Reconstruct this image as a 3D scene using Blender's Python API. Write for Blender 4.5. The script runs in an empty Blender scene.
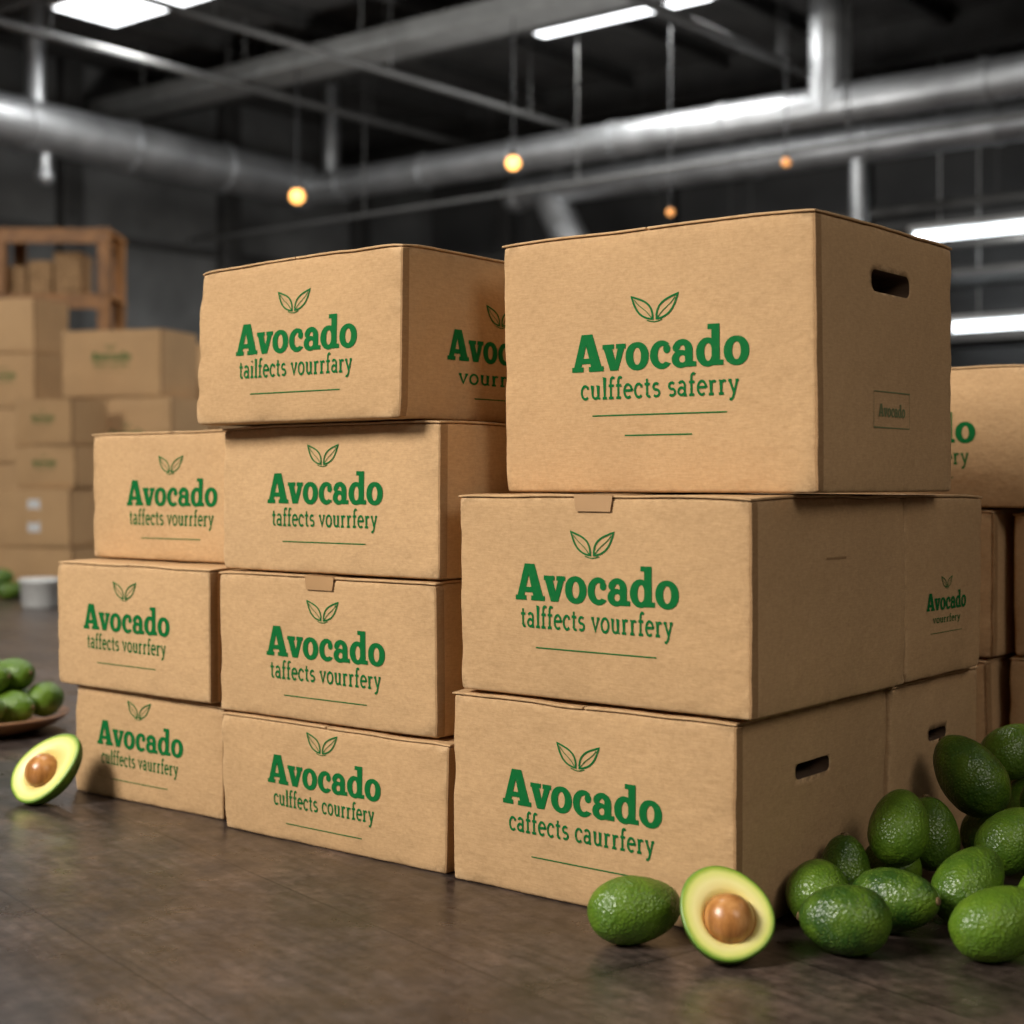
import bpy, bmesh, math, random
from mathutils import Vector, Matrix, Euler, noise
random.seed(7)
S=bpy.context.scene
C=S.collection
YAW=math.radians(38.7)

# ---------------------------------------------------------------- node helpers
def mat(name):
    m=bpy.data.materials.new(name); m.use_nodes=True
    nt=m.node_tree; b=nt.nodes['Principled BSDF']
    return m,nt,b
def ramp(nt,src,stops):
    r=nt.nodes.new('ShaderNodeValToRGB'); e=r.color_ramp.elements
    while len(e)<len(stops): e.new(.5)
    for i,(p,c) in enumerate(stops):
        e[i].position=p; e[i].color=(*c,1) if len(c)==3 else c
    nt.links.new(src,r.inputs[0]); return r.outputs[0]
def noi(nt,vec,scale,detail=4,rough=.5):
    n=nt.nodes.new('ShaderNodeTexNoise'); n.inputs['Scale'].default_value=scale
    n.inputs['Detail'].default_value=detail; n.inputs['Roughness'].default_value=rough
    nt.links.new(vec,n.inputs['Vector']); return n.outputs[0]
def mapping(nt,vec,scale=(1,1,1),rot=(0,0,0)):
    m=nt.nodes.new('ShaderNodeMapping'); m.inputs['Scale'].default_value=scale; m.inputs['Rotation'].default_value=rot
    nt.links.new(vec,m.inputs['Vector']); return m.outputs[0]
def mix(nt,f,a,b,mode='MIX'):
    m=nt.nodes.new('ShaderNodeMix'); m.data_type='RGBA'; m.blend_type=mode
    for s,v in ((0,f),(6,a),(7,b)):
        if isinstance(v,(int,float)): m.inputs[s].default_value=v
        elif isinstance(v,tuple): m.inputs[s].default_value=(*v,1)
        else: nt.links.new(v,m.inputs[s])
    return m.outputs[2]
def mathn(nt,op,a,b=0.0):
    m=nt.nodes.new('ShaderNodeMath'); m.operation=op
    for i,v in enumerate((a,b)):
        if isinstance(v,(int,float)): m.inputs[i].default_value=v
        else: nt.links.new(v,m.inputs[i])
    return m.outputs[0]
def bump(nt,b,h,strength,dist=.002,prev=None):
    n=nt.nodes.new('ShaderNodeBump'); n.inputs['Strength'].default_value=strength; n.inputs['Distance'].default_value=dist
    nt.links.new(h,n.inputs['Height'])
    if prev: nt.links.new(prev,n.inputs['Normal'])
    nt.links.new(n.outputs[0],b.inputs['Normal']); return n.outputs[0]
def objc(nt): return nt.nodes.new('ShaderNodeTexCoord').outputs['Object']
def simple(name,col,rough=.5,metal=0,var=.15,scale=6):
    m,nt,b=mat(name); v=objc(nt)
    n=noi(nt,v,scale,5)
    d=tuple(c*(1-var) for c in col); l=tuple(min(1,c*(1+var)) for c in col)
    nt.links.new(ramp(nt,n,[(.3,d),(.7,l)]),b.inputs['Base Color'])
    b.inputs['Roughness'].default_value=rough; b.inputs['Metallic'].default_value=metal
    return m
def emis(name,col,st):
    m,nt,b=mat(name); b.inputs['Base Color'].default_value=(*col,1)
    b.inputs['Emission Color'].default_value=(*col,1); b.inputs['Emission Strength'].default_value=st
    return m

# ---------------------------------------------------------------- materials
def make_cardboard(name,base,light):
    m,nt,b=mat(name); v=objc(nt)
    big=noi(nt,v,5,3); fib=noi(nt,mapping(nt,v,(60,60,420)),1,5,.65); spk=noi(nt,v,800,3,.7)
    pulp=noi(nt,v,140,6,.8)
    c=ramp(nt,big,[(.3,tuple(x*.91 for x in base)),(.7,tuple(x*1.06 for x in base))])
    c=mix(nt,.28,c,ramp(nt,fib,[(.3,tuple(x*.74 for x in base)),(.7,light)]))
    c=mix(nt,1,c,ramp(nt,pulp,[(.32,(.90,.885,.87)),(.55,(1.01,1.01,1.01)),(.7,(1.05,1.05,1.05))]),'MULTIPLY')
    c=mix(nt,.5,c,ramp(nt,spk,[(.30,(.72,.68,.62)),(.44,(1,1,1))]),'MULTIPLY')
    sc=noi(nt,v,26,7,.78)
    c=mix(nt,ramp(nt,sc,[(.60,(0,0,0)),(.72,(.38,.38,.38))]),c,tuple(x*.66 for x in base))
    oi=nt.nodes.new('ShaderNodeObjectInfo')
    c=mix(nt,1.0,c,ramp(nt,oi.outputs['Random'],[(0,(.91,.895,.87)),(1,(1.0,1.0,1.0))]),'MULTIPLY')
    g=nt.nodes.new('ShaderNodeNewGeometry')
    wear=ramp(nt,noi(nt,v,45,5,.7),[(.42,tuple(x*.42 for x in base)),(.56,light)])
    c=mix(nt,ramp(nt,g.outputs['Pointiness'],[(.515,(0,0,0)),(.56,(.8,.8,.8))]),c,wear)
    nt.links.new(c,b.inputs['Base Color']); b.inputs['Roughness'].default_value=.82
    b.inputs['Specular IOR Level'].default_value=.25
    p=bump(nt,b,noi(nt,v,9,4,.6),.75,.011)
    p=bump(nt,b,pulp,.18,.0012,p)
    bump(nt,b,fib,.22,.0008,p)
    return m
M_card=make_cardboard('cardboard',(.565,.350,.172),(.74,.50,.285))
M_edge=make_cardboard('cardboard_cut_edge',(.36,.21,.098),(.50,.31,.155))
M_hole=simple('cardboard_hole_shade',(.10,.055,.028),.9)  # shade inside the hand holes, put into a dark cardboard colour
M_tape=simple('kraft_tape',(.40,.23,.105),.45)
m,nt,b=mat('green_ink'); v=objc(nt)
nt.links.new(ramp(nt,noi(nt,v,190,7,.8),[(.27,(.10,.19,.06)),(.40,(.004,.135,.030)),(.8,(.002,.11,.024))]),b.inputs['Base Color']); b.inputs['Roughness'].default_value=.75
b.inputs['Specular IOR Level'].default_value=.12
M_ink=m
M_inkdim=simple('faded_green_ink',(.17,.19,.08),.8)

m,nt,b=mat('avocado_skin'); v=objc(nt); oi=nt.nodes.new('ShaderNodeObjectInfo')
vo=nt.nodes.new('ShaderNodeTexVoronoi'); vo.inputs['Scale'].default_value=230; nt.links.new(v,vo.inputs['Vector'])
patch=noi(nt,v,26,3)
base=mix(nt,ramp(nt,oi.outputs['Random'],[(0,(.0,)*3),(1,(1,)*3)]),(.022,.066,.008),(.095,.185,.012))
base=mix(nt,ramp(nt,patch,[(.4,(0,0,0)),(.72,(.6,)*3)]),base,(.16,.26,.016))
dots=ramp(nt,vo.outputs['Distance'],[(.0,(1,1,1)),(.30,(0,0,0))])
base=mix(nt,mathn(nt,'MULTIPLY',dots,.6),base,(.30,.39,.06))
nt.links.new(base,b.inputs['Base Color']); b.inputs['Roughness'].default_value=.34
p=bump(nt,b,vo.outputs['Distance'],.65,.0018); bump(nt,b,noi(nt,v,70,3),.6,.0035,p)
M_avo=m
M_stem=simple('avocado_stem',(.16,.10,.04),.8)
m,nt,b=mat('avocado_flesh'); at=nt.nodes.new('ShaderNodeAttribute'); at.attribute_name='ring'
v=objc(nt); s=mathn(nt,'ADD',at.outputs['Fac'],mathn(nt,'MULTIPLY',mathn(nt,'SUBTRACT',noi(nt,v,50,3),.5),.05))
nt.links.new(ramp(nt,s,[(.5,(.80,.62,.19)),(.72,(.84,.76,.30)),(.86,(.70,.70,.18)),(.93,(.34,.45,.05)),(.985,(.11,.23,.02))]),b.inputs['Base Color'])
b.inputs['Roughness'].default_value=.38; b.inputs['Subsurface Weight'].default_value=.12; b.inputs['Subsurface Radius'].default_value=(.01,.008,.003)
bump(nt,b,noi(nt,v,120,3),.1,.001); M_flesh=m
m,nt,b=mat('avocado_pit'); v=objc(nt)
nt.links.new(ramp(nt,noi(nt,mapping(nt,v,(40,40,14)),1,5,.65),[(.3,(.24,.09,.022)),(.5,(.46,.19,.05)),(.7,(.64,.32,.11))]),b.inputs['Base Color'])
b.inputs['Roughness'].default_value=.3; bump(nt,b,noi(nt,v,90,3),.2,.001); M_pit=m

m,nt,b=mat('floor_dark_wood'); v=objc(nt)
vr=mapping(nt,v,(1,1,1),(0,0,math.radians(14)))
br=nt.nodes.new('ShaderNodeTexBrick'); nt.links.new(vr,br.inputs['Vector'])
br.inputs['Scale'].default_value=1; br.inputs['Brick Width'].default_value=2.3; br.inputs['Row Height'].default_value=.34
br.inputs['Mortar Size'].default_value=.0024; br.inputs['Mortar Smooth'].default_value=.6
br.inputs['Color1'].default_value=(.074,.054,.044,1); br.inputs['Color2'].default_value=(.053,.041,.036,1); br.inputs['Mortar'].default_value=(.014,.011,.010,1)
mot=noi(nt,v,3.2,9,.74); grain=noi(nt,mapping(nt,vr,(4,55,1)),1,6,.65); fine=noi(nt,v,45,8,.75)
c=mix(nt,1,br.outputs['Color'],ramp(nt,mot,[(.38,(.46,.45,.45)),(.52,(1,1,1)),(.64,(1.8,1.7,1.62))]),'MULTIPLY')
c=mix(nt,1,c,ramp(nt,grain,[(.3,(.52,.50,.48)),(.7,(1.4,1.36,1.34))]),'MULTIPLY')
c=mix(nt,1,c,ramp(nt,fine,[(.38,(.50,.48,.47)),(.6,(1.2,1.2,1.2))]),'MULTIPLY')
nt.links.new(c,b.inputs['Base Color'])
nt.links.new(ramp(nt,noi(nt,v,7,7,.75),[(.35,(.25,)*3),(.65,(.42,)*3)]),b.inputs['Roughness'])
p=bump(nt,b,grain,.14,.002); bump(nt,b,fine,.15,.001,p)
M_floor=m

M_wall=simple('painted_concrete_block',(.125,.127,.125),.8,0,.3,1.5)
M_wall2=simple('dark_wall_panel',(.045,.045,.045),.8,0,.3,1.2)
M_ceil=simple('dark_corrugated_deck',(.070,.069,.067),.8,0,.3,2)
M_beam=simple('dark_painted_steel',(.065,.064,.062),.5,.2)
M_beaml=simple('light_painted_steel',(.26,.265,.26),.5,.2)
M_duct=simple('galvanised_duct',(.40,.41,.42),.46,.8,.25,3)
M_black=simple('black_plastic',(.012,.012,.013),.5)
M_wood=simple('rack_wood',(.30,.135,.042),.55,0,.3,9)
M_bowl=simple('bowl_wood',(.28,.13,.055),.45,0,.3,14)
M_white=simple('white_plastic',(.75,.75,.73),.4,0,.03)
M_sticker=simple('white_paper',(.7,.7,.7),.7,0,.03)
M_tube=emis('fluorescent_tube',(.90,.96,1.0),5)
M_panel=emis('led_panel',(.96,.98,1.0),4)
M_bulb=emis('warm_bulb',(1.0,.46,.12),3.2)
M_bulbd=emis('dim_warm_bulb',(1.0,.42,.12),.8)

# ---------------------------------------------------------------- mesh helpers
def link(o): C.objects.link(o); return o
def mesh_obj(name,V,F,mats,MI=None,smooth=True):
    me=bpy.data.meshes.new(name); me.from_pydata(V,[],F)
    for mm in mats: me.materials.append(mm)
    if MI: me.polygons.foreach_set('material_index',MI)
    if smooth: me.polygons.foreach_set('use_smooth',[True]*len(me.polygons))
    me.update(); return link(bpy.data.objects.new(name,me))
class Geo:
    def __init__(s): s.V=[];s.F=[];s.M=[]
    def add(s,V,F,mi=0,T=None):
        o=len(s.V); s.V+= [tuple(T@Vector(p)) if T else tuple(p) for p in V]
        s.F+=[tuple(i+o for i in f) for f in F]; s.M+= [mi]*len(F)
    def slab(s,x0,x1,y0,y1,z0,z1,mi=0,r=.0,T=None):
        V,F=rbox((x0,y0,z0),(x1,y1,z1),r or min(x1-x0,y1-y0,z1-z0)*.12,1); s.add(V,F,mi,T)
    def tube(s,p0,p1,r,mi=0,n=16,r1=None,cap=True):
        p0=Vector(p0);p1=Vector(p1);d=(p1-p0); q=d.to_track_quat('Z','Y'); r1=r if r1 is None else r1
        V=[];F=[]
        for k,(p,rr) in enumerate(((p0,r),(p1,r1))):
            for i in range(n):
                a=2*math.pi*i/n; V.append(p+q@Vector((rr*math.cos(a),rr*math.sin(a),0)))
        for i in range(n): F.append((i,(i+1)%n,n+(i+1)%n,n+i))
        if cap: F.append(tuple(range(n-1,-1,-1))); F.append(tuple(range(n,2*n)))
        s.add(V,F,mi)
    def lathe(s,prof,mi=0,n=28,T=None):
        V=[];F=[]
        for (r,z) in prof:
            for i in range(n):
                a=2*math.pi*i/n; V.append((r*math.cos(a),r*math.sin(a),z))
        for k in range(len(prof)-1):
            for i in range(n): F.append((k*n+i,k*n+(i+1)%n,(k+1)*n+(i+1)%n,(k+1)*n+i))
        s.add(V,F,mi,T)
    def obj(s,name,mats,smooth=False): return mesh_obj(name,s.V,s.F,mats,s.M,smooth)
def axis_pts(a,b,r,n):
    L=[a,a+.35*r,a+r]; 
    for i in range(1,n): L.append(a+r+(b-a-2*r)*i/n)
    L+= [b-r,b-.35*r,b]; return L
def rbox(lo,hi,r,n=1):
    A=[axis_pts(lo[i],hi[i],r,n) for i in range(3)]
    idx={};V=[];F=[]
    def vid(i,j,k):
        key=(i,j,k)
        if key not in idx:
            p=Vector((A[0][i],A[1][j],A[2][k])); q=Vector([min(max(p[t],lo[t]+r),hi[t]-r) for t in range(3)])
            d=p-q
            if d.length>1e-9: p=q+d*(r/d.length)
            idx[key]=len(V); V.append(p)
        return idx[key]
    X,Y,Z=[len(a)-1 for a in A]
    for i in range(X):
        for j in range(Y):
            F.append((vid(i,j,0),vid(i,j+1,0),vid(i+1,j+1,0),vid(i+1,j,0)))
            F.append((vid(i,j,Z),vid(i+1,j,Z),vid(i+1,j+1,Z),vid(i,j+1,Z)))
    for i in range(X):
        for k in range(Z):
            F.append((vid(i,0,k),vid(i+1,0,k),vid(i+1,0,k+1),vid(i,0,k+1)))
            F.append((vid(i,Y,k),vid(i,Y,k+1),vid(i+1,Y,k+1),vid(i+1,Y,k)))
    for j in range(Y):
        for k in range(Z):
            F.append((vid(0,j,k),vid(0,j,k+1),vid(0,j+1,k+1),vid(0,j+1,k)))
            F.append((vid(X,j,k),vid(X,j+1,k),vid(X,j+1,k+1),vid(X,j,k+1)))
    return V,F

# ---------------------------------------------------------------- lettering
def ell(cx,cy,rx,ry,a0=0,a1=360,n=36,p=1.0):
    return [(cx+rx*math.copysign(abs(math.cos(math.radians(a0+(a1-a0)*i/n)))**p,math.cos(math.radians(a0+(a1-a0)*i/n))),
             cy+ry*math.copysign(abs(math.sin(math.radians(a0+(a1-a0)*i/n)))**p,math.sin(math.radians(a0+(a1-a0)*i/n)))) for i in range(n+(0 if abs(a1-a0)==360 else 1))]
def rect(x0,x1,y0,y1): return [(x0,y0),(x1,y0),(x1,y1),(x0,y1)]
def eval_curve(cu):
    o=bpy.data.objects.new('t',cu); link(o); dg=bpy.context.evaluated_depsgraph_get(); dg.update()
    me=bpy.data.meshes.new_from_object(o.evaluated_get(dg))
    V=[(v.co.x,v.co.y) for v in me.vertices]; F=[tuple(p.vertices) for p in me.polygons]
    A=lambda f:sum(V[f[i]][0]*V[f[(i+1)%len(f)]][1]-V[f[(i+1)%len(f)]][0]*V[f[i]][1] for i in range(len(f)))
    F=[f if A(f)>0 else f[::-1] for f in F if abs(A(f))>1e-7]
    bpy.data.objects.remove(o); bpy.data.meshes.remove(me); bpy.data.curves.remove(cu)
    return V,F
def fill(loops):
    cu=bpy.data.curves.new('c','CURVE'); cu.dimensions='2D'; cu.fill_mode='BOTH'
    for L in loops:
        s=cu.splines.new('POLY'); s.points.add(len(L)-1)
        for i,p in enumerate(L): s.points[i].co=(p[0],p[1],0,1)
        s.use_cyclic_u=True
    return eval_curve(cu)
GL={
'A':(.78,[[[(0,0),(.30,0),(.30,.10),(.245,.10),(.262,.165),(.478,.165),(.496,.10),(.44,.10),(.44,0),(.82,0),(.82,.10),(.765,.10),(.535,.76),(.26,.76),(.055,.10),(0,.10)],[(.297,.275),(.447,.275),(.372,.54)]]]),
'v':(.565,[[[(0,.53),(0,.435),(.035,.435),(.19,0),(.39,0),(.545,.435),(.585,.435),(.585,.53),(.345,.53),(.345,.435),(.385,.435),(.320,.20),(.245,.435),(.29,.435),(.29,.53)]]]),
'o':(.585,[[ell(.285,.262,.285,.282,p=.93),ell(.285,.262,.098,.170)]]),
'c':(.505,[[ell(.28,.262,.28,.282,48,322)+ell(.30,.262,.115,.17,305,62)],[ell(.405,.375,.085,.092)]]),
'a':(.555,[[rect(.315,.495,0.0,.36)],[rect(.40,.575,0,.10)],[ell(.255,.335,.240,.21,0,165)+ell(.255,.335,.065,.090,160,0)],[ell(.105,.375,.08,.08)],[ell(.215,.158,.215,.176),ell(.25,.158,.078,.072)]]),
'd':(.62,[[ell(.265,.262,.265,.282),ell(.28,.262,.09,.170)],[rect(.36,.545,0,.80)],[rect(.27,.46,.70,.80)],[rect(.48,.625,0,.10)]]),
}
def word(parts,gaps=0):
    V=[];F=[];x=0
    for ch in parts:
        adv,pieces=GL[ch]
        for loops in pieces:
            v,f=fill(loops); o=len(V); V+=[(p[0]+x,p[1]) for p in v]; F+=[tuple(i+o for i in q) for q in f]
        x+=adv+gaps
    w=max(p[0] for p in V)
    return [((p[0]-w/2)/w,p[1]/w*1.05) for p in V],F
WORD=word('Avocado',.018)
def strip(pts,t,closed=False):
    V=[];F=[];n=len(pts)
    for i in range(n):
        a=Vector(pts[(i-1)%n] if closed or i>0 else pts[i]); c=Vector(pts[(i+1)%n] if closed or i<n-1 else pts[i])
        d=(c-a).normalized(); nn=Vector((-d.y,d.x)); p=Vector(pts[i]); tt=t
        if 0<i<n-1 or closed:
            d1=(p-a).normalized(); cs=max(.6,abs(d1.dot(d))); tt=tt/cs
        V+= [tuple(p-nn*tt/2),tuple(p+nn*tt/2)]
    for i in range(n if closed else n-1):
        j=(i+1)%n; F.append((2*i,2*j,2*j+1,2*i+1))
    return V,F
def arc(cx,cy,rx,ry,a0,a1,n=10): return [(cx+rx*math.cos(math.radians(a0+(a1-a0)*i/n)),cy+ry*math.sin(math.radians(a0+(a1-a0)*i/n))) for i in range(n+1)]
SG={
'a':(.50,[arc(.22,.36,.15,.14,150,0)+[(.37,.04)],[(.33,.02),(.45,.02)],arc(.21,.155,.15,.13,20,340,14)]),
'c':(.46,[arc(.25,.25,.19,.24,45,315,16),[(.385,.36),(.385,.46)]]),
'e':(.50,[[(.06,.27),(.43,.27)]+arc(.25,.25,.19,.24,5,310,18)]),
'f':(.34,[[(.14,.02),(.14,.62)]+arc(.24,.64,.10,.13,170,40,6),[(.03,.02),(.27,.02)],[(.03,.47),(.29,.47)]]),
'i':(.28,[[(.05,.47),(.14,.47),(.14,.02)],[(.03,.02),(.25,.02)],[(.14,.65),(.14,.72)]]),
'l':(.28,[[(.05,.76),(.14,.76),(.14,.02)],[(.03,.02),(.25,.02)]]),
'n':(.58,[[(.04,.47),(.13,.47),(.13,.02)],arc(.28,.32,.15,.16,170,0)+[(.43,.02)],[(.03,.02),(.22,.02)],[(.35,.02),(.54,.02)]]),
'o':(.52,[arc(.26,.25,.20,.24,0,360,20)]),
'r':(.42,[[(.04,.47),(.14,.47),(.14,.02)],[(.03,.02),(.26,.02)],arc(.27,.32,.13,.15,170,50,6)]),
's':(.42,[arc(.21,.365,.14,.115,40,250,9)+arc(.21,.14,.15,.12,70,-140,9)]),
't':(.36,[[(.16,.66),(.16,.12)]+arc(.25,.12,.09,.10,180,310,6),[(.04,.47),(.30,.47)]]),
'u':(.58,[[(.04,.47),(.13,.47),(.13,.18)]+arc(.28,.17,.15,.15,180,350,8),[(.34,.47),(.43,.47),(.43,.02),(.53,.02)]]),
'v':(.50,[[(.08,.47),(.25,.03),(.42,.47)],[(.01,.47),(.16,.47)],[(.34,.47),(.49,.47)]]),
'y':(.50,[[(.08,.47),(.26,.05)],[(.42,.47),(.22,-.12),(.14,-.19),(.06,-.17)],[(.01,.47),(.16,.47)],[(.34,.47),(.49,.47)]]),
' ':(.26,[])}
_sub={}
def sub(txt):
    if txt not in _sub:
        parts=[];x=0
        for ch in txt:
            adv,st=SG[ch]
            for s_ in st:
                v,f=strip(s_,.098); parts.append(([(p[0]+x,p[1]) for p in v],f))
            x+=adv+.045
        V=[];F=[]
        for v,f in parts:
            o=len(V); V+=v; F+=[tuple(i+o for i in q) for q in f]
        _sub[txt]=([(p[0]/x-.5,p[1]*.150) for p in V],F)
    return _sub[txt]
def leaf(sx):
    L=.20;out=[];K=14
    pts=[]
    for i in range(K+1):
        t=i/K; pts.append((t*L,.047*math.sin(math.pi*t**.85)*(1-.25*t)))
    for i in range(K-1,0,-1):
        t=i/K; pts.append((t*L,-.036*math.sin(math.pi*t**.85)))
    vein=[(t*L*.8+.012,.004*math.sin(t*6)) for t in [i/6 for i in range(7)]]
    a=math.radians(46)
    def tr(p): 
        x=p[0]*math.cos(a)-p[1]*math.sin(a)+.014; y=p[0]*math.sin(a)+p[1]*math.cos(a); return (sx*x,y)
    for P,th,cl in ((pts,.0115,True),(vein,.005,False)):
        v,f=strip([tr(p) for p in P],th,cl)
        if sx<0: f=[q[::-1] for q in f]
        out.append((v,f))
    return out
LEAVES=leaf(1)+leaf(-1)
BASE=[strip([(-.05+.1*i/8, -.006-.012*math.cos((i/8-.5)*math.pi)) for i in range(9)],.006)]
def label2d(W,txt,sw=.92,lines=((-.30,.45),),dx=0,icon=True):
    out=[]
    out.append(([(p[0]*W+dx,(p[1]-.085)*W) for p in WORD[0]],WORD[1]))
    if icon:
        for v,f in LEAVES+BASE: out.append(([(p[0]*W*.86+dx-.01*W,(p[1]*.80+.155)*W) for p in v],f))
    if txt:
        v,f=sub(txt); out.append(([(p[0]*W*sw+dx,(p[1]*sw-.222)*W) for p in v],f))
    for (zz,lw) in lines:
        K=12; v,f=strip([((-.5+i/K)*lw*W+dx,zz*W) for i in range(K+1)],.0062*W); out.append((v,f))
    return out

# ---------------------------------------------------------------- cardboard box
def carton(u0,u1,v0,dep,z0,z1,label=None,right=None,slots=(),rot=0,tab=False,jit=.0042,bulge=.003,name='cardboard_box',seed=0,center=None,lip=True,sticker=False,dent=1.0):
    rnd=random.Random(seed*31+5)
    w=u1-u0; h=z1-z0; hw=w/2; hd=dep/2
    tb=.0035
    V,F=rbox((-hw,-hd,0),(hw,hd,h-tb),.0055,24)
    me=bpy.data.meshes.new('b'); me.from_pydata([tuple(p) for p in V],[],F)
    mats=[M_card,M_hole,M_ink,M_edge,M_tape,M_inkdim,M_sticker]
    for mm in mats: me.materials.append(mm)
    for p in me.polygons: p.use_smooth=True
    if slots:
        o=link(bpy.data.objects.new('tmp',me)); cuts=[]
        for (sv,sz,sw,sh) in slots:
            pts=[]; r=sh/2*.8
            for cx,cy,a0 in ((sw/2-r,sh/2-r,0),(-sw/2+r,sh/2-r,90),(-sw/2+r,-sh/2+r,180),(sw/2-r,-sh/2+r,270)):
                for i in range(6):
                    a=math.radians(a0+90*i/5); pts.append((cx+r*math.cos(a),cy+r*math.sin(a)))
            n=len(pts); CV=[(hw-.05,sv+p[0],sz+p[1]) for p in pts]+[(hw+.02,sv+p[0],sz+p[1]) for p in pts]
            CF=[(i,(i+1)%n,n+(i+1)%n,n+i) for i in range(n)]+[tuple(range(n-1,-1,-1)),tuple(range(n,2*n))]
            co=mesh_obj('cut',CV,CF,mats,[1]*len(CF),False); cuts.append(co)
            bm_=bmesh.new(); bm_.from_mesh(co.data); bmesh.ops.recalc_face_normals(bm_,faces=bm_.faces); bm_.to_mesh(co.data); bm_.free()
            md=o.modifiers.new('b','BOOLEAN'); md.object=co; md.operation='DIFFERENCE'; md.solver='EXACT'
        dg=bpy.context.evaluated_depsgraph_get(); dg.update()
        me2=bpy.data.meshes.new_from_object(o.evaluated_get(dg)); bpy.data.objects.remove(o)
        for c_ in cuts: bpy.data.objects.remove(c_)
        me=me2
    g=Geo()
    g.V=[tuple(v.co) for v in me.vertices]; g.F=[tuple(p.vertices) for p in me.polygons]; g.M=[p.material_index for p in me.polygons]
    e=.0022
    for a,b_ in ((-hw-e,-.0015),(.0015,hw+e)):
        V,F=rbox((a,-hd-e,h-tb),(b_,hd+e,h),.0012,14); g.add(V,F,0)
    if lip:
        V,F=rbox((hw-.002,-hd-.0020,.003),(hw+.0024,-hd+.013+rnd.uniform(0,.004),h-.006),.0010,24); g.add(V,F,3)
    if tab:
        g.add([(-.030,-hd-.0034,h-.024),(.030,-hd-.0034,h-.024),(.034,-hd-.0034,h+.0002),(-.034,-hd-.0034,h+.0002)],[(0,1,2,3)],4)
        g.add([(-.034,-hd-.0034,h+.0006),(.034,-hd-.0034,h+.0006),(.034,hd,h+.0006),(-.034,hd,h+.0006)],[(0,1,2,3)],4)
    off=.0009
    if label:
        for v,f in label['p']:
            g.add([(p[0],-hd-off,label['z']+p[1]) for p in v],f,label.get('m',2))
    if right:
        for v,f in right['p']:
            g.add([(hw+off,p[0]+right.get('y',0),right['z']+p[1]) for p in v],f,right.get('m',2))
    if sticker:
        g.add([(-.03,-hd-off,h*.25),(.05,-hd-off,h*.25),(.05,-hd-off,h*.8),(-.03,-hd-off,h*.8)],[(0,1,2,3)],6)
    J={}
    for a in (0,1):
        for b_ in (0,1):
            for c_ in (0,1):
                J[a,b_,c_]=Vector((rnd.uniform(-jit,jit),rnd.uniform(-jit,jit),-rnd.uniform(0,min(jit,.005)*.9) if c_ else 0))
    ph=rnd.uniform(0,60); bf=bulge*rnd.uniform(.6,1.3)
    def nz3(p,s_,o_): return noise.noise(Vector((p[0]*s_+ph+o_,p[1]*s_+o_*2,p[2]*s_-ph)))
    def warp(p):
        nx,ny,nz=p[0]/hw,p[1]/hd,2*p[2]/h-1
        a,b_,c_=[min(1,max(0,(t+1)/2)) for t in (nx,ny,nz)]
        q=Vector(p)
        for i in (0,1):
            for j in (0,1):
                for k in (0,1):
                    q+=J[i,j,k]*((a if i else 1-a)*(b_ if j else 1-b_)*(c_ if k else 1-c_))
        cl=lambda t:max(0,1-t*t)
        q.y+=ny*bf*cl(nx)*cl(nz); q.x+=nx*bf*cl(ny)*cl(nz)
        ax,ay,az=[min(1,abs(t)) for t in (nx,ny,nz)]
        ed=az**12
        q.y-=math.copysign(1,ny)*ay**8*ed*.0055*dent*max(0,nz3(p,16,3)); q.x-=math.copysign(1,nx)*ax**8*ed*.0055*dent*max(0,nz3(p,16,9))
        ve=(ax*ay)**16
        d_=.0045*dent*max(0,nz3(p,24,21)+.02)*ve
        q.x-=math.copysign(d_,nx); q.y-=math.copysign(d_,ny)
        co_=(ax*ay*az)**10
        q-=Vector((math.copysign(1,nx),math.copysign(1,ny),0))*co_*.006*dent*max(0,nz3((nx,ny,nz),3,5)+.2)
        if nz>.9: q.z-=.0030*dent*max(0,nz3(p,9,13)+.15)+.0022*dent*co_
        return tuple(q)
    g.V=[warp(p) for p in g.V]
    o=g.obj(name,mats,True)
    for p in o.data.polygons:
        if p.material_index in (2,5,6,1): p.use_smooth=False
    if center: o.location=(center[0],center[1],z0)
    else: o.location=((u0+u1)/2,v0+hd,z0)
    o.rotation_euler=(0,0,math.radians(rot))
    return o
def lab(W,txt,z,sw=.92,lines=((-.31,.70),),dx=0,m=2): return {'p':label2d(W,txt,sw,lines,dx),'z':z,'m':m}

# right hand column
carton(-.495,0,0,.455,0,.288,lab(.280,'caffects caurrfery',.155,.92,((-.345,.62),),dx=-.006),slots=((-.02,.198,.10,.022),),tab=False,seed=1)
carton(-.478,.030,0,.465,.289,.584,lab(.285,'talffects vourrfery',.165,.94,((-.325,.74),)),tab=True,seed=2,
       right={'p':[strip([(-.03+.06*i/6,0) for i in range(7)],.003)],'z':.205,'y':0,'m':3})
stampw=.11
st=[([(p[0]*stampw*.84,(p[1]-.08)*stampw*.9) for p in WORD[0]],WORD[1]),strip([(-.062,-.024),(.062,-.024),(.062,.028),(-.062,.028)],.0014,True)]
carton(-.468,.064,.10,.468,.585,.972,lab(.300,'culffects saferry',.205,.90,((-.305,.76),(-.405,.38)),dx=.016),slots=((.0,.305,.13,.032),),seed=3,
       right={'p':st,'z':.118,'y':0.0,'m':5},dent=.8)
carton(-.46,0,.468,.35,0,.286,None,slots=((.0,.190,.07,.018),),seed=4,lip=False)
carton(-.45,.026,.478,.29,.289,.582,None,seed=5,right={'p':label2d(.15,'vourrfery',.7,((-.33,.8),)),'z':.12,'y':0},lip=False)
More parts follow.
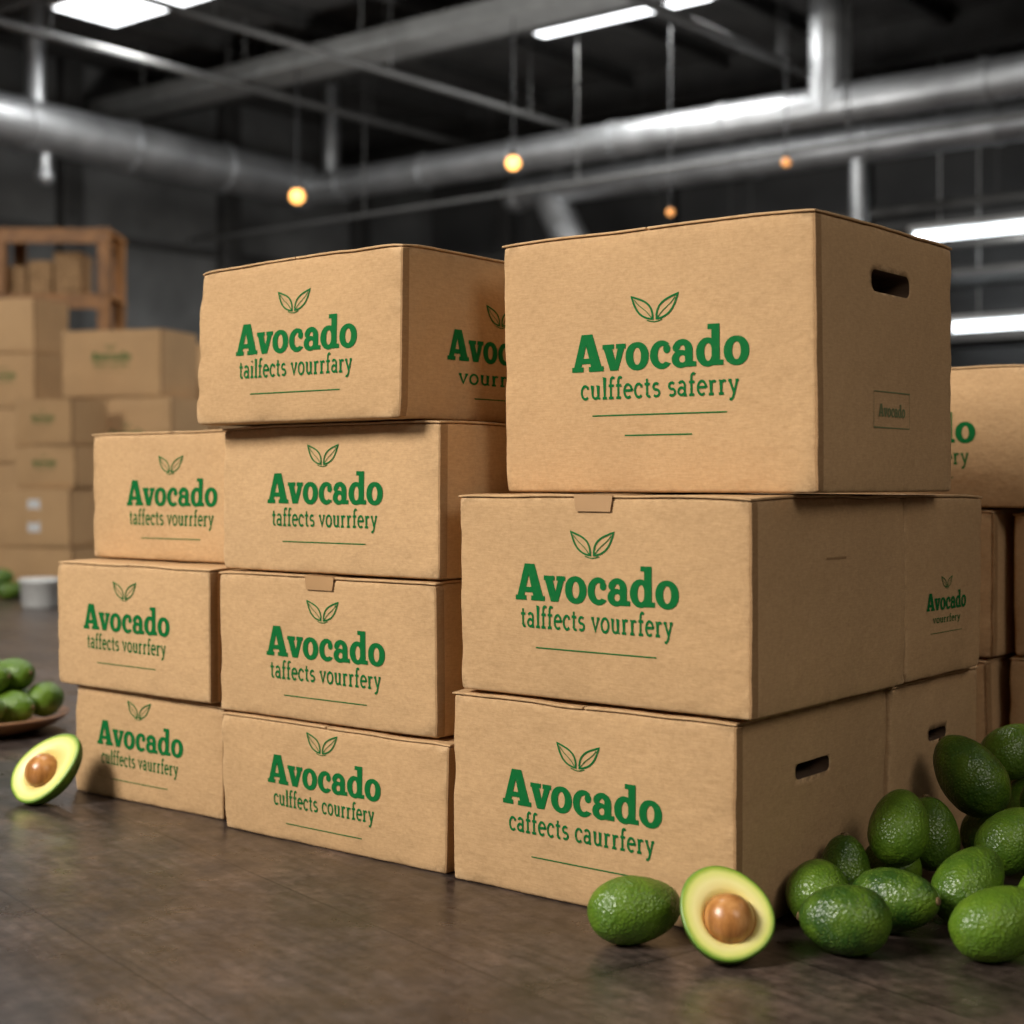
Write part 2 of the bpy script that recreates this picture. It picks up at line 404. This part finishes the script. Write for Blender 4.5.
# middle column
carton(-1.032,-.511,.014,.40,0,.204,lab(.262,'culffects courrfery',.118,.90,((-.335,.68),),dx=-.008),seed=6)
carton(-1.032,-.5314,.014,.40,.205,.449,lab(.272,'taffects vourrfery',.128,.94,((-.325,.70),),dx=.008),tab=True,seed=7)
carton(-1.032,-.521,.014,.40,.450,.697,lab(.272,'taffects vourrfery',.138,.92,((-.32,.72),)),seed=8)
carton(-1.040,-.565,-.030,.46,.698,.968,lab(.280,'tailfects vourrfary',.138,.94,((-.32,.74),),dx=.006),seed=9,jit=.0065,bulge=.004,dent=1.5,
       right={'p':label2d(.265,'vourrfary',.8,((-.31,.5),)),'z':.118,'y':.003})
# left column
carton(-1.500,-1.066,.05,.38,0,.207,lab(.252,'culffects vaurrfery',.122,.90,((-.335,.66),),dx=-.016),seed=10)
carton(-1.538,-1.075,.03,.40,.208,.449,lab(.262,'taffects vourrfery',.135,.92,((-.325,.68),),dx=-.01),seed=11)
carton(-1.546,-1.05,.12,.34,.450,.70,lab(.268,'taffects vourrfery',.128,.94,((-.32,.66),)),seed=12)
# stack behind on the right
carton(-.58,-.085,1.08,.40,0,.266,None,seed=13)
carton(-.58,-.077,1.08,.40,.267,.551,None,seed=14)
carton(-.57,.0,1.08,.44,.552,.823,lab(.30,'taffects vourrfery',.15,.92,dx=.03),seed=15)
carton(-.06,.42,1.12,.40,0,.27,None,seed=16)
carton(-.05,.43,1.12,.40,.271,.545,None,seed=17)

# distant stacks on the left
def stack(cu,cv,rot,specs,seed):
    z=0
    for i,(w,d,h,ox,lb,stk) in enumerate(specs):
        r=math.radians(rot)
        carton(-w/2,w/2,0,d,z,z+h-.001,lab(.4*w,'taffects vourrfery',h*.6) if lb else None,rot=rot+random.uniform(-3,3),
               center=(cu+ox*math.cos(r),cv+ox*math.sin(r)),seed=seed+i,sticker=stk); z+=h
stack(-6.42,3.42,22,[(.50,.36,.24,-.03,0,0),(.48,.36,.33,-.03,0,1),(.38,.34,.235,.03,1,0),(.37,.34,.26,.03,1,0)],40)
stack(-6.47,4.03,22,[(.62,.40,.28,0,0,0),(.62,.40,.28,.02,0,0),(.60,.42,.54,.05,1,0),(.66,.42,.40,-.06,1,0)],50)
stack(-7.85,4.15,22,[(.5,.4,.36,0,0,0),(.5,.4,.36,0,0,0),(.5,.4,.36,0.03,0,0),(.48,.4,.36,0,1,0),(.48,.4,.36,-.02,0,0)],60)
stack(-7.20,5.10,20,[(.5,.4,.40,0,0,0),(.5,.4,.39,0,0,0),(.5,.4,.38,0.02,0,0),(.5,.4,.36,0,0,0)],70)
stack(-8.05,4.95,20,[(.5,.4,.40,0,0,0),(.5,.4,.39,0,0,0),(.5,.4,.38,0.02,0,0),(.5,.4,.36,0,0,0)],80)

# ---------------------------------------------------------------- avocados
def avo_geo(g,L,R,k,seed,T,mi=0):
    rn=random.Random(seed); n=48; m_=36; V=[];F=[]
    off=Vector((rn.uniform(0,50),)*3)
    for i in range(m_+1):
        th=math.pi*i/m_; x=-math.cos(th)*L/2; r=R*(math.sin(th)**.93 if 0<i<m_ else 0)*(1+k*math.cos(th))
        for j in range(n):
            a=2*math.pi*j/n; p=Vector((x,r*math.cos(a),r*math.sin(a)))
            p*=1+.026*noise.noise(p*28+off)+.012*noise.noise(p*110+off)
            V.append(p)
    for i in range(m_):
        for j in range(n): F.append((i*n+j,i*n+(j+1)%n,(i+1)*n+(j+1)%n,(i+1)*n+j))
    g.add(V,F,mi,T)
    V=[];F=[]
    prof=[(.0062,L/2-.0035),(.0055,L/2+.0015),(.0042,L/2+.0025),(.0001,L/2+.0022)]
    for r,x in prof:
        for j in range(12): a=2*math.pi*j/12; V.append((x,r*math.cos(a),r*math.sin(a)))
    for i in range(3):
        for j in range(12): F.append((i*12+j,i*12+(j+1)%12,(i+1)*12+(j+1)%12,(i+1)*12+j))
    g.add(V,F,mi+1,T)
def avocado(u,v,z,yawc,pitch,L=.115,R=.042,k=.14,seed=0):
    g=Geo(); Rm=(Euler((seed*1.3,math.radians(-pitch),math.radians(yawc)+YAW)).to_matrix()).to_4x4()
    avo_geo(g,L,R,k,seed,Rm)
    if z is None: z=-min(p[2] for p in g.V)-.0005
    o=g.obj('avocado',[M_avo,M_stem],True); o.location=(u,v,z); return o
avocado(-.095,-.092,None,12,3,.124,.043,.10,1)
avocado(.052,.134,None,75,12,.105,.043,.12,3)
avocado(.140,.036,None,172,2,.116,.044,.10,4)
avocado(.150,.160,None,-38,8,.122,.042,.14,5)
avocado(.100,.285,.112,62,50,.112,.042,.12,6)
avocado(.203,.283,None,42,26,.132,.043,.13,8)
avocado(.303,.142,None,22,8,.142,.044,.13,9)
avocado(.205,.430,.083,20,35,.112,.042,.12,10)
avocado(.098,.545,.146,140,48,.138,.049,.12,7)
avocado(.085,.430,.075,100,70,.110,.040,.10,12)
avocado(.047,.222,None,80,82,.105,.037,.10,11)
avocado(.080,.780,.150,10,20,.120,.044,.12,13)
avocado(.060,.345,None,100,5,.10,.040,.1,14)
avocado(.100,.620,None,60,5,.11,.044,.1,15)
avocado(.205,.570,None,30,5,.11,.044,.1,16)
avocado(.095,.800,None,95,60,.11,.044,.1,17)
avocado(.300,.310,None,70,5,.112,.040,.1,18)
avocado(.305,.430,None,20,5,.112,.042,.1,19)
avocado(.210,.580,.118,60,15,.112,.042,.1,20)

def cw(a,b,c): return Vector((.78*a-.625*b,.625*a+.78*b,c))
def half(u,v,n_c,up_c,L,R,k=.16,lift=0):
    n_=cw(*n_c).normalized(); x=cw(*up_c); x=(x-n_*x.dot(n_)).normalized(); y=n_.cross(x)
    T=Matrix((x,y,n_)).transposed().to_4x4()
    V=[];F=[];M=[];ring=[]
    c=-.07*L
    def outl(s):
        th=s; X=-math.cos(th)*L/2; r=R*math.copysign(abs(math.sin(th))**.93,math.sin(th))*(1+k*math.cos(th)); return X,r
    m_=26;n=20
    for i in range(m_+1):
        X,r=outl(math.pi*i/m_)
        if i in (0,m_): r=0
        for j in range(n+1):
            a=math.pi+math.pi*j/n; V.append((X,r*math.cos(a),r*math.sin(a)*.95)); ring.append(1)
    for i in range(m_):
        for j in range(n): F.append((i*(n+1)+j,i*(n+1)+j+1,(i+1)*(n+1)+j+1,(i+1)*(n+1)+j)[::-1]); M.append(0)
    o0=len(V); Q=72
    pr=.56*R
    rs=[(1,0),(.975,.0018),(.95,.0022),(.88,.002),(.78,.0016),(.68,.001),(.60,0)]
    for s_,zz in rs:
        for i in range(Q):
            X,r=outl(2*math.pi*i/Q); 
            V.append((c+(X-c)*s_, r*s_, zz)); ring.append(s_)
    for rr,zz in ((pr*1.03,-.002),(pr*.9,-.012),(.001,-.02)):
        for i in range(Q):
            a=2*math.pi*i/Q; V.append((c-math.cos(a)*rr,math.sin(a)*rr,zz)); ring.append(.55)
    nr=len(rs)+3
    for q in range(nr-1):
        for i in range(Q):
            F.append((o0+q*Q+i,o0+q*Q+(i+1)%Q,o0+(q+1)*Q+(i+1)%Q,o0+(q+1)*Q+i)); M.append(1)
    o1=len(V)
    for i in range(17):
        th=math.pi*i/16
        for j in range(32):
            a=2*math.pi*j/32; p=Vector((math.sin(th)*math.cos(a)*1.03,math.sin(th)*math.sin(a),math.cos(th)*.98))*pr
            p*=1+.02*noise.noise(p*60); V.append((p.x+c,p.y,p.z*.95-.004)); ring.append(0)
    for i in range(16):
        for j in range(32): F.append((o1+i*32+j,o1+(i+1)*32+j,o1+(i+1)*32+(j+1)%32,o1+i*32+(j+1)%32)); M.append(2)
    V=[tuple(T@Vector(p)) for p in V]; mz=min(p[2] for p in V)
    o=mesh_obj('avocado_half',V,F,[M_avo,M_flesh,M_pit],M,True)
    bm_=bmesh.new(); bm_.from_mesh(o.data); bmesh.ops.recalc_face_normals(bm_,faces=bm_.faces); bm_.to_mesh(o.data); bm_.free()
    at=o.data.attributes.new('ring','FLOAT','POINT'); at.data.foreach_set('value',ring)
    o.location=(u,v,-mz-.0005+lift); return o
half(.036,-.083,(.02,-.80,.60),(-.55,.3,1),.126,.057,.10)
half(-1.438,-.062,(-.36,-.76,.54),(.95,.25,.66),.154,.058,.16)

# wooden dish with avocados on the left
g=Geo(); R=.20
g.lathe([(.001,.004),(.10,.0),(.12,.0),(.17,.016),(R,.036),(R+.004,.042),(R-.004,.044),(.165,.026),(.11,.012),(.001,.012)],0,40)
dish=g.obj('wooden_dish',[M_bowl],True); dish.location=(-2.28,.336,0)
g=Geo()
for i,(a,b_,z,yw,pt) in enumerate([(.10,.02,.058,20,5),(.02,-.10,.058,-30,5),(.03,.07,.058,60,0),(-.08,-.02,.058,100,0),(-.06,.11,.06,20,0),(-.10,-.11,.062,50,0),(.055,-.02,.125,30,10),(-.02,.03,.125,80,10),(.10,.11,.07,120,0),(.12,-.08,.065,70,0),(.06,.05,.130,10,10),(-.05,-.05,.125,50,5)]):
    T=Matrix.Translation((a,b_,z))@Euler((i,math.radians(-pt),math.radians(yw))).to_matrix().to_4x4()
    avo_geo(g,.112,.042,.12,30+i,T)
o=g.obj('avocado_pile',[M_avo,M_stem],True); o.parent=dish; o.location=(0,0,.004)
g=Geo()
for i,(a,b_,z,yw) in enumerate([(0,0,.043,20),(.1,.03,.043,80),(-.1,.04,.043,-40),(.04,.12,.043,10),(-.2,0,.043,60),(.0,.06,.11,45),(-.14,.1,.1,0)]):
    T=Matrix.Translation((a,b_,z))@Euler((i,0,math.radians(yw))).to_matrix().to_4x4(); avo_geo(g,.112,.042,.12,60+i,T)
o=g.obj('avocado_pile',[M_avo,M_stem],True); o.location=(-5.97,2.72,0)
g=Geo(); g.lathe([(.001,0),(.078,0),(.085,.006),(.095,.12),(.101,.122),(.101,.134),(.096,.138),(.001,.140)],0,32)
o=g.obj('white_plastic_tub',[M_white],True); o.location=(-5.33,2.57,0)

# ---------------------------------------------------------------- wooden rack
g=Geo(); Wd=1.6; D=.5; H=2.58
for x in (-Wd/2,-.0,Wd/2):
    for y in (-D/2,D/2): g.slab(x-.045,x+.045,y-.04,y+.04,0,H)
for z in (.12,.75,1.38,1.98,H-.09):
    g.slab(-Wd/2-.05,Wd/2+.05,-D/2-.05,-D/2-.041,z-.03,z+.06)
    g.slab(-Wd/2-.05,Wd/2+.05,-D/2-.04,D/2+.05,z+.06,z+.085)
rk=g.obj('wooden_storage_rack',[M_wood]); rk.location=(-9.72,5.28,0); rk.rotation_euler=(0,0,math.radians(40))
g=Geo(); rr=random.Random(3)
for z in (.206,.836,1.466,2.066):
    x=-.72
    while x<.55:
        w=rr.uniform(.16,.28); h=rr.uniform(.14,.36)
        g.slab(x,x+w-.02,-.17,.17,z,z+h,0,.006); g.slab(x-.003,x+w-.017,-.173,.173,z+h-.05,z+h+.004,0,.003); x+=w
rc=g.obj('shelf_cartons',[M_edge]); rc.parent=rk

# ---------------------------------------------------------------- building shell
U0,U1,V0,V1,ZC=-12.3,7.0,-7.0,13.2,4.9
def shell(name,a,b_,m_,r=.01):
    g=Geo(); g.slab(a[0],b_[0],a[1],b_[1],a[2],b_[2],0,r); return g.obj(name,[m_])
shell('floor',(U0-.3,V0-.3,-.2),(U1+.3,V1+.3,0),M_floor)
shell('ceiling',(U0-.3,V0-.3,ZC),(U1+.3,V1+.3,ZC+.2),M_ceil)
shell('wall_left',(U0-.3,V0-.3,0),(U0,V1+.3,ZC),M_wall)
shell('wall_back',(U0,V1,0),(U1,V1+.3,ZC),M_wall2)
shell('wall_right',(U1,V0-.3,0),(U1+.3,V1+.3,ZC),M_wall)
shell('wall_front',(U0,V0-.3,0),(U1,V0,ZC),M_wall)
g=Geo()
for v_ in [x*2.1-5 for x in range(9)]: g.slab(U0,U0+.16,v_-.12,v_+.12,0,ZC)
for z in (1.9,3.1): g.slab(U0,U0+.05,V0,V1,z,z+.09)
g.obj('wall_left_pilasters',[M_beam])
g=Geo()
for u_ in [x*2.4-11 for x in range(8)]: g.slab(u_-.12,u_+.12,V1-.16,V1,0,ZC)
for z in (2.0,3.2): g.slab(U0,U1,V1-.06,V1,z,z+.1)
g.obj('wall_back_columns',[M_beam])
def ibeam(g,a,b_,h=.3,w=.18,mi=0):
    x0,y0,z=a; x1,y1,_=b_
    if abs(x1-x0)>abs(y1-y0):
        g.slab(x0,x1,y0-w/2,y0+w/2,z-.02,z,mi,.003); g.slab(x0,x1,y0-.012,y0+.012,z-h+.02,z-.02,mi,.003); g.slab(x0,x1,y0-w/2,y0+w/2,z-h,z-h+.02,mi,.003)
    else:
        g.slab(x0-w/2,x0+w/2,y0,y1,z-.02,z,mi,.003); g.slab(x0-.012,x0+.012,y0,y1,z-h+.02,z-.02,mi,.003); g.slab(x0-w/2,x0+w/2,y0,y1,z-h,z-h+.02,mi,.003)
g=Geo()
for v_ in (-4,-1,2,5,8.6,11.6): ibeam(g,(U0,v_,ZC),(U1,v_,ZC),.42,.22)
g.obj('ceiling_beams',[M_beam])
g=Geo()
for i in range(17): ibeam(g,(U0+.8+i*1.15,V0,ZC),(U0+.8+i*1.15,V1,ZC),.16,.10)
g.obj('ceiling_purlins',[M_beam])
g=Geo(); z=4.32; v_=7.95
g.slab(U0+.2,U1-.2,v_-.20,v_+.20,z,z+.02); g.slab(U0+.2,U1-.2,v_-.21,v_-.19,z,z+.16); g.slab(U0+.2,U1-.2,v_+.19,v_+.21,z,z+.16)
for i in range(12):
    for s_ in (-.15,.15): g.tube((U0+1+i*1.5,v_+s_,z),(U0+1+i*1.5,v_+s_,ZC),.008,0,8)
g.obj('ceiling_cable_tray',[M_beaml])
def duct(g,a,b_,r,step=1.15):
    a=Vector(a);b_=Vector(b_);d=b_-a;L=d.length;g.tube(a,b_,r,0,28)
    k=step/2
    while k<L:
        p=a+d*(k/L); q=d.normalized(); g.tube(p-q*.03,p+q*.03,r*1.09,0,28); k+=step
def elbow(g,c,r):
    prof=[(r*math.sin(math.pi*i/12)+.0001,-r*math.cos(math.pi*i/12)) for i in range(13)]
    g.lathe(prof,0,24,Matrix.Translation(c))
g=Geo()
duct(g,(-10.9,1.0,3.85),(-10.9,9.6,3.75),.23); elbow(g,(-10.9,9.6,3.72),.235)
duct(g,(-10.9,9.6,3.7),(5.0,9.6,3.6),.16)
for v_ in (6.3,10.0): g.tube((-10.9,v_,3.9),(-10.9,v_,4.9),.09,0,16)
g.tube((-10.9,6.4,3.4),(-10.9,6.4,3.8),.05,0,12); elbow(g,(-10.9,6.4,3.35),.08)
g.tube((-4.75,9.6,3.6),(-4.75,9.6,4.9),.17,0,20)
g.obj('ceiling_air_duct',[M_duct],False)
g=Geo(); duct(g,(-9.0,10.85,3.62),(5.0,10.85,3.58),.16); elbow(g,(-9.0,10.85,3.6),.17)
g.tube((-8.6,10.85,3.6),(-8.2,10.85,2.9),.18,0,24)
g.tube((-5.1,10.85,.0),(-5.1,10.85,3.6),.08,0,16)
g.obj('ceiling_air_duct',[M_duct],False)
g=Geo()
for (a,b_,r) in [((-12,5.2,4.35),(6,5.2,4.35),.03),((-9.6,0,4.2),(-9.6,13,4.2),.035),((-7.6,0,3.95),(-7.6,13,3.95),.028),
                 ((-5.2,1,4.1),(-5.2,13,4.1),.04),((-12,12.0,3.2),(6,12.0,3.2),.05),((-12,11.6,2.75),(6,11.6,2.75),.035),((-2.6,2,4.2),(-2.6,13,4.2),.035),((-12,9.0,3.2),(6,9.0,3.2),.022)]:
    g.tube(a,b_,r,0,12)
    a=Vector(a);b_=Vector(b_)
    for i in range(1,7):
        p=a.lerp(b_,i/7); g.tube(p,(p.x,p.y,ZC),.006,0,6)
g.obj('ceiling_conduit_pipes',[simple('grey_conduit',(.10,.10,.098),.5,.2)])
g=Geo()
for u_ in (-7.5,-5.5,-3.5,-1.5,.5): 
    for v_ in (11.9,12.7): g.slab(u_-.05,u_+.05,v_-.05,v_+.05,0,2.6)
for z in (.5,1.2,1.9,2.5): g.slab(-7.55,.55,11.85,12.75,z,z+.07)
g.obj('steel_pallet_rack',[M_beam])

# ---------------------------------------------------------------- lamps: fixtures, then area lights (key and fill are added, unseen)
def bulb(u,v,z,r=.06,m_=None):
    g=Geo()
    g.lathe([(r*math.sin(math.pi*i/12)+.0002,-r*math.cos(math.pi*i/12)) for i in range(13)],1,20)
    g.lathe([(r*.5,r*.7),(r*.5,r*1.7),(.012,r*2),(.005,r*2.2),(.005,ZC-z)],0,12)
    o=g.obj('ceiling_pendant_bulb',[M_black,m_ or M_bulb],True); o.location=(u,v,z)
bulb(-9.1,7.8,3.17,.064); bulb(-6.65,7.85,3.16,.056); bulb(-4.93,9.2,3.16,.034,M_bulbd); bulb(-5.93,9.05,2.85,.030,M_bulbd)
def tubefix(u0,u1,v,z):
    g=Geo(); g.slab(u0,u1,v-.07,v+.07,z+.05,z+.11,0); g.tube((u0+.03,v,z),(u1-.03,v,z),.040,1,14)
    for x in (u0+.01,u1-.05): g.slab(x,x+.04,v-.05,v+.05,z-.05,z+.05,0)
    for x in (u0+.3,u1-.3): g.tube((x,v,z+.1),(x,v,ZC),.006,0,6)
    g.obj('ceiling_fluorescent_light',[M_white,M_tube])
tubefix(-5.35,-2.9,12.5,3.0); tubefix(-5.1,-2.7,12.85,2.13)
def panel(u,v,w,d,z=4.55):
    g=Geo(); g.slab(-w/2-.04,w/2+.04,-d/2-.04,d/2+.04,.01,.08,0); g.slab(-w/2,w/2,-d/2,d/2,-.004,.012,1)
    for x in (-w/2+.1,w/2-.1): g.tube((x,0,.05),(x,0,ZC-z),.006,0,6)
    o=g.obj('ceiling_light_panel',[M_white,M_panel]); o.location=(u,v,z)
panel(-9.15,6.15,1.6,.62); panel(-6.3,8.75,1.7,.34,4.50)
for (u,v) in ((-3,6.35),(-3,2),(-9.6,1.5),(3,-3),(3,3),(-1.9,-4.6)): panel(u,v,1.6,.5)  # further glowing panels added out of view to go with the area lights

def area(name,loc,target,sx,sy,e,col=(1,1,1)):
    l=bpy.data.lights.new(name,'AREA'); l.shape='RECTANGLE'; l.size=sx; l.size_y=sy; l.energy=e; l.color=col
    o=link(bpy.data.objects.new(name,l)); o.location=loc
    o.rotation_euler=(Vector(target)-Vector(loc)).to_track_quat('-Z','Y').to_euler(); return o
area('key_softbox',(-2.2,-4.5,3.7),(-.6,.1,.5),2.0,1.6,450,(1,.96,.89))
area('fill_softbox',(4.2,-1.6,3.6),(0,.3,.6),1.8,1.8,65,(1,.93,.85))
area('overhead_fill',(-2.2,1.0,4.3),(-.8,.6,0),1.6,1.6,90,(1,.98,.95))  # added unseen light from above, no fixture belongs to it
for i,(u,v) in enumerate(((-9.0,6.35),(-6.1,8.9),(-3,6.35),(-8.2,2.0),(-3.2,11.2))):
    area('ceiling_lamp',(u,v,4.4 if i!=4 else 2.9),(u,v,0),1.6,.5,(75,65,110,110,50)[i],(1,.99,.97))
area('duct_fill_light',(-6.2,6.2,2.4),(-7.4,9.6,3.9),2.0,.3,75,(1,.98,.95))  # added unseen light that brightens the ducts, no fixture here

w=bpy.data.worlds.new('World'); S.world=w; w.use_nodes=True
w.node_tree.nodes['Background'].inputs[0].default_value=(1,.97,.93,1); w.node_tree.nodes['Background'].inputs[1].default_value=.10

cam=bpy.data.cameras.new('camera'); co=link(bpy.data.objects.new('camera',cam)); S.camera=co
co.location=(1.027,-1.748,.6); co.rotation_euler=(math.pi/2,0,YAW)
cam.sensor_width=36; cam.lens=1532/1024*36; cam.shift_y=-30/1024
cam.dof.use_dof=True; cam.dof.focus_distance=2.30; cam.dof.aperture_fstop=3.1
cam.clip_start=.05
S.view_settings.view_transform='Standard'
S.view_settings.look='None'
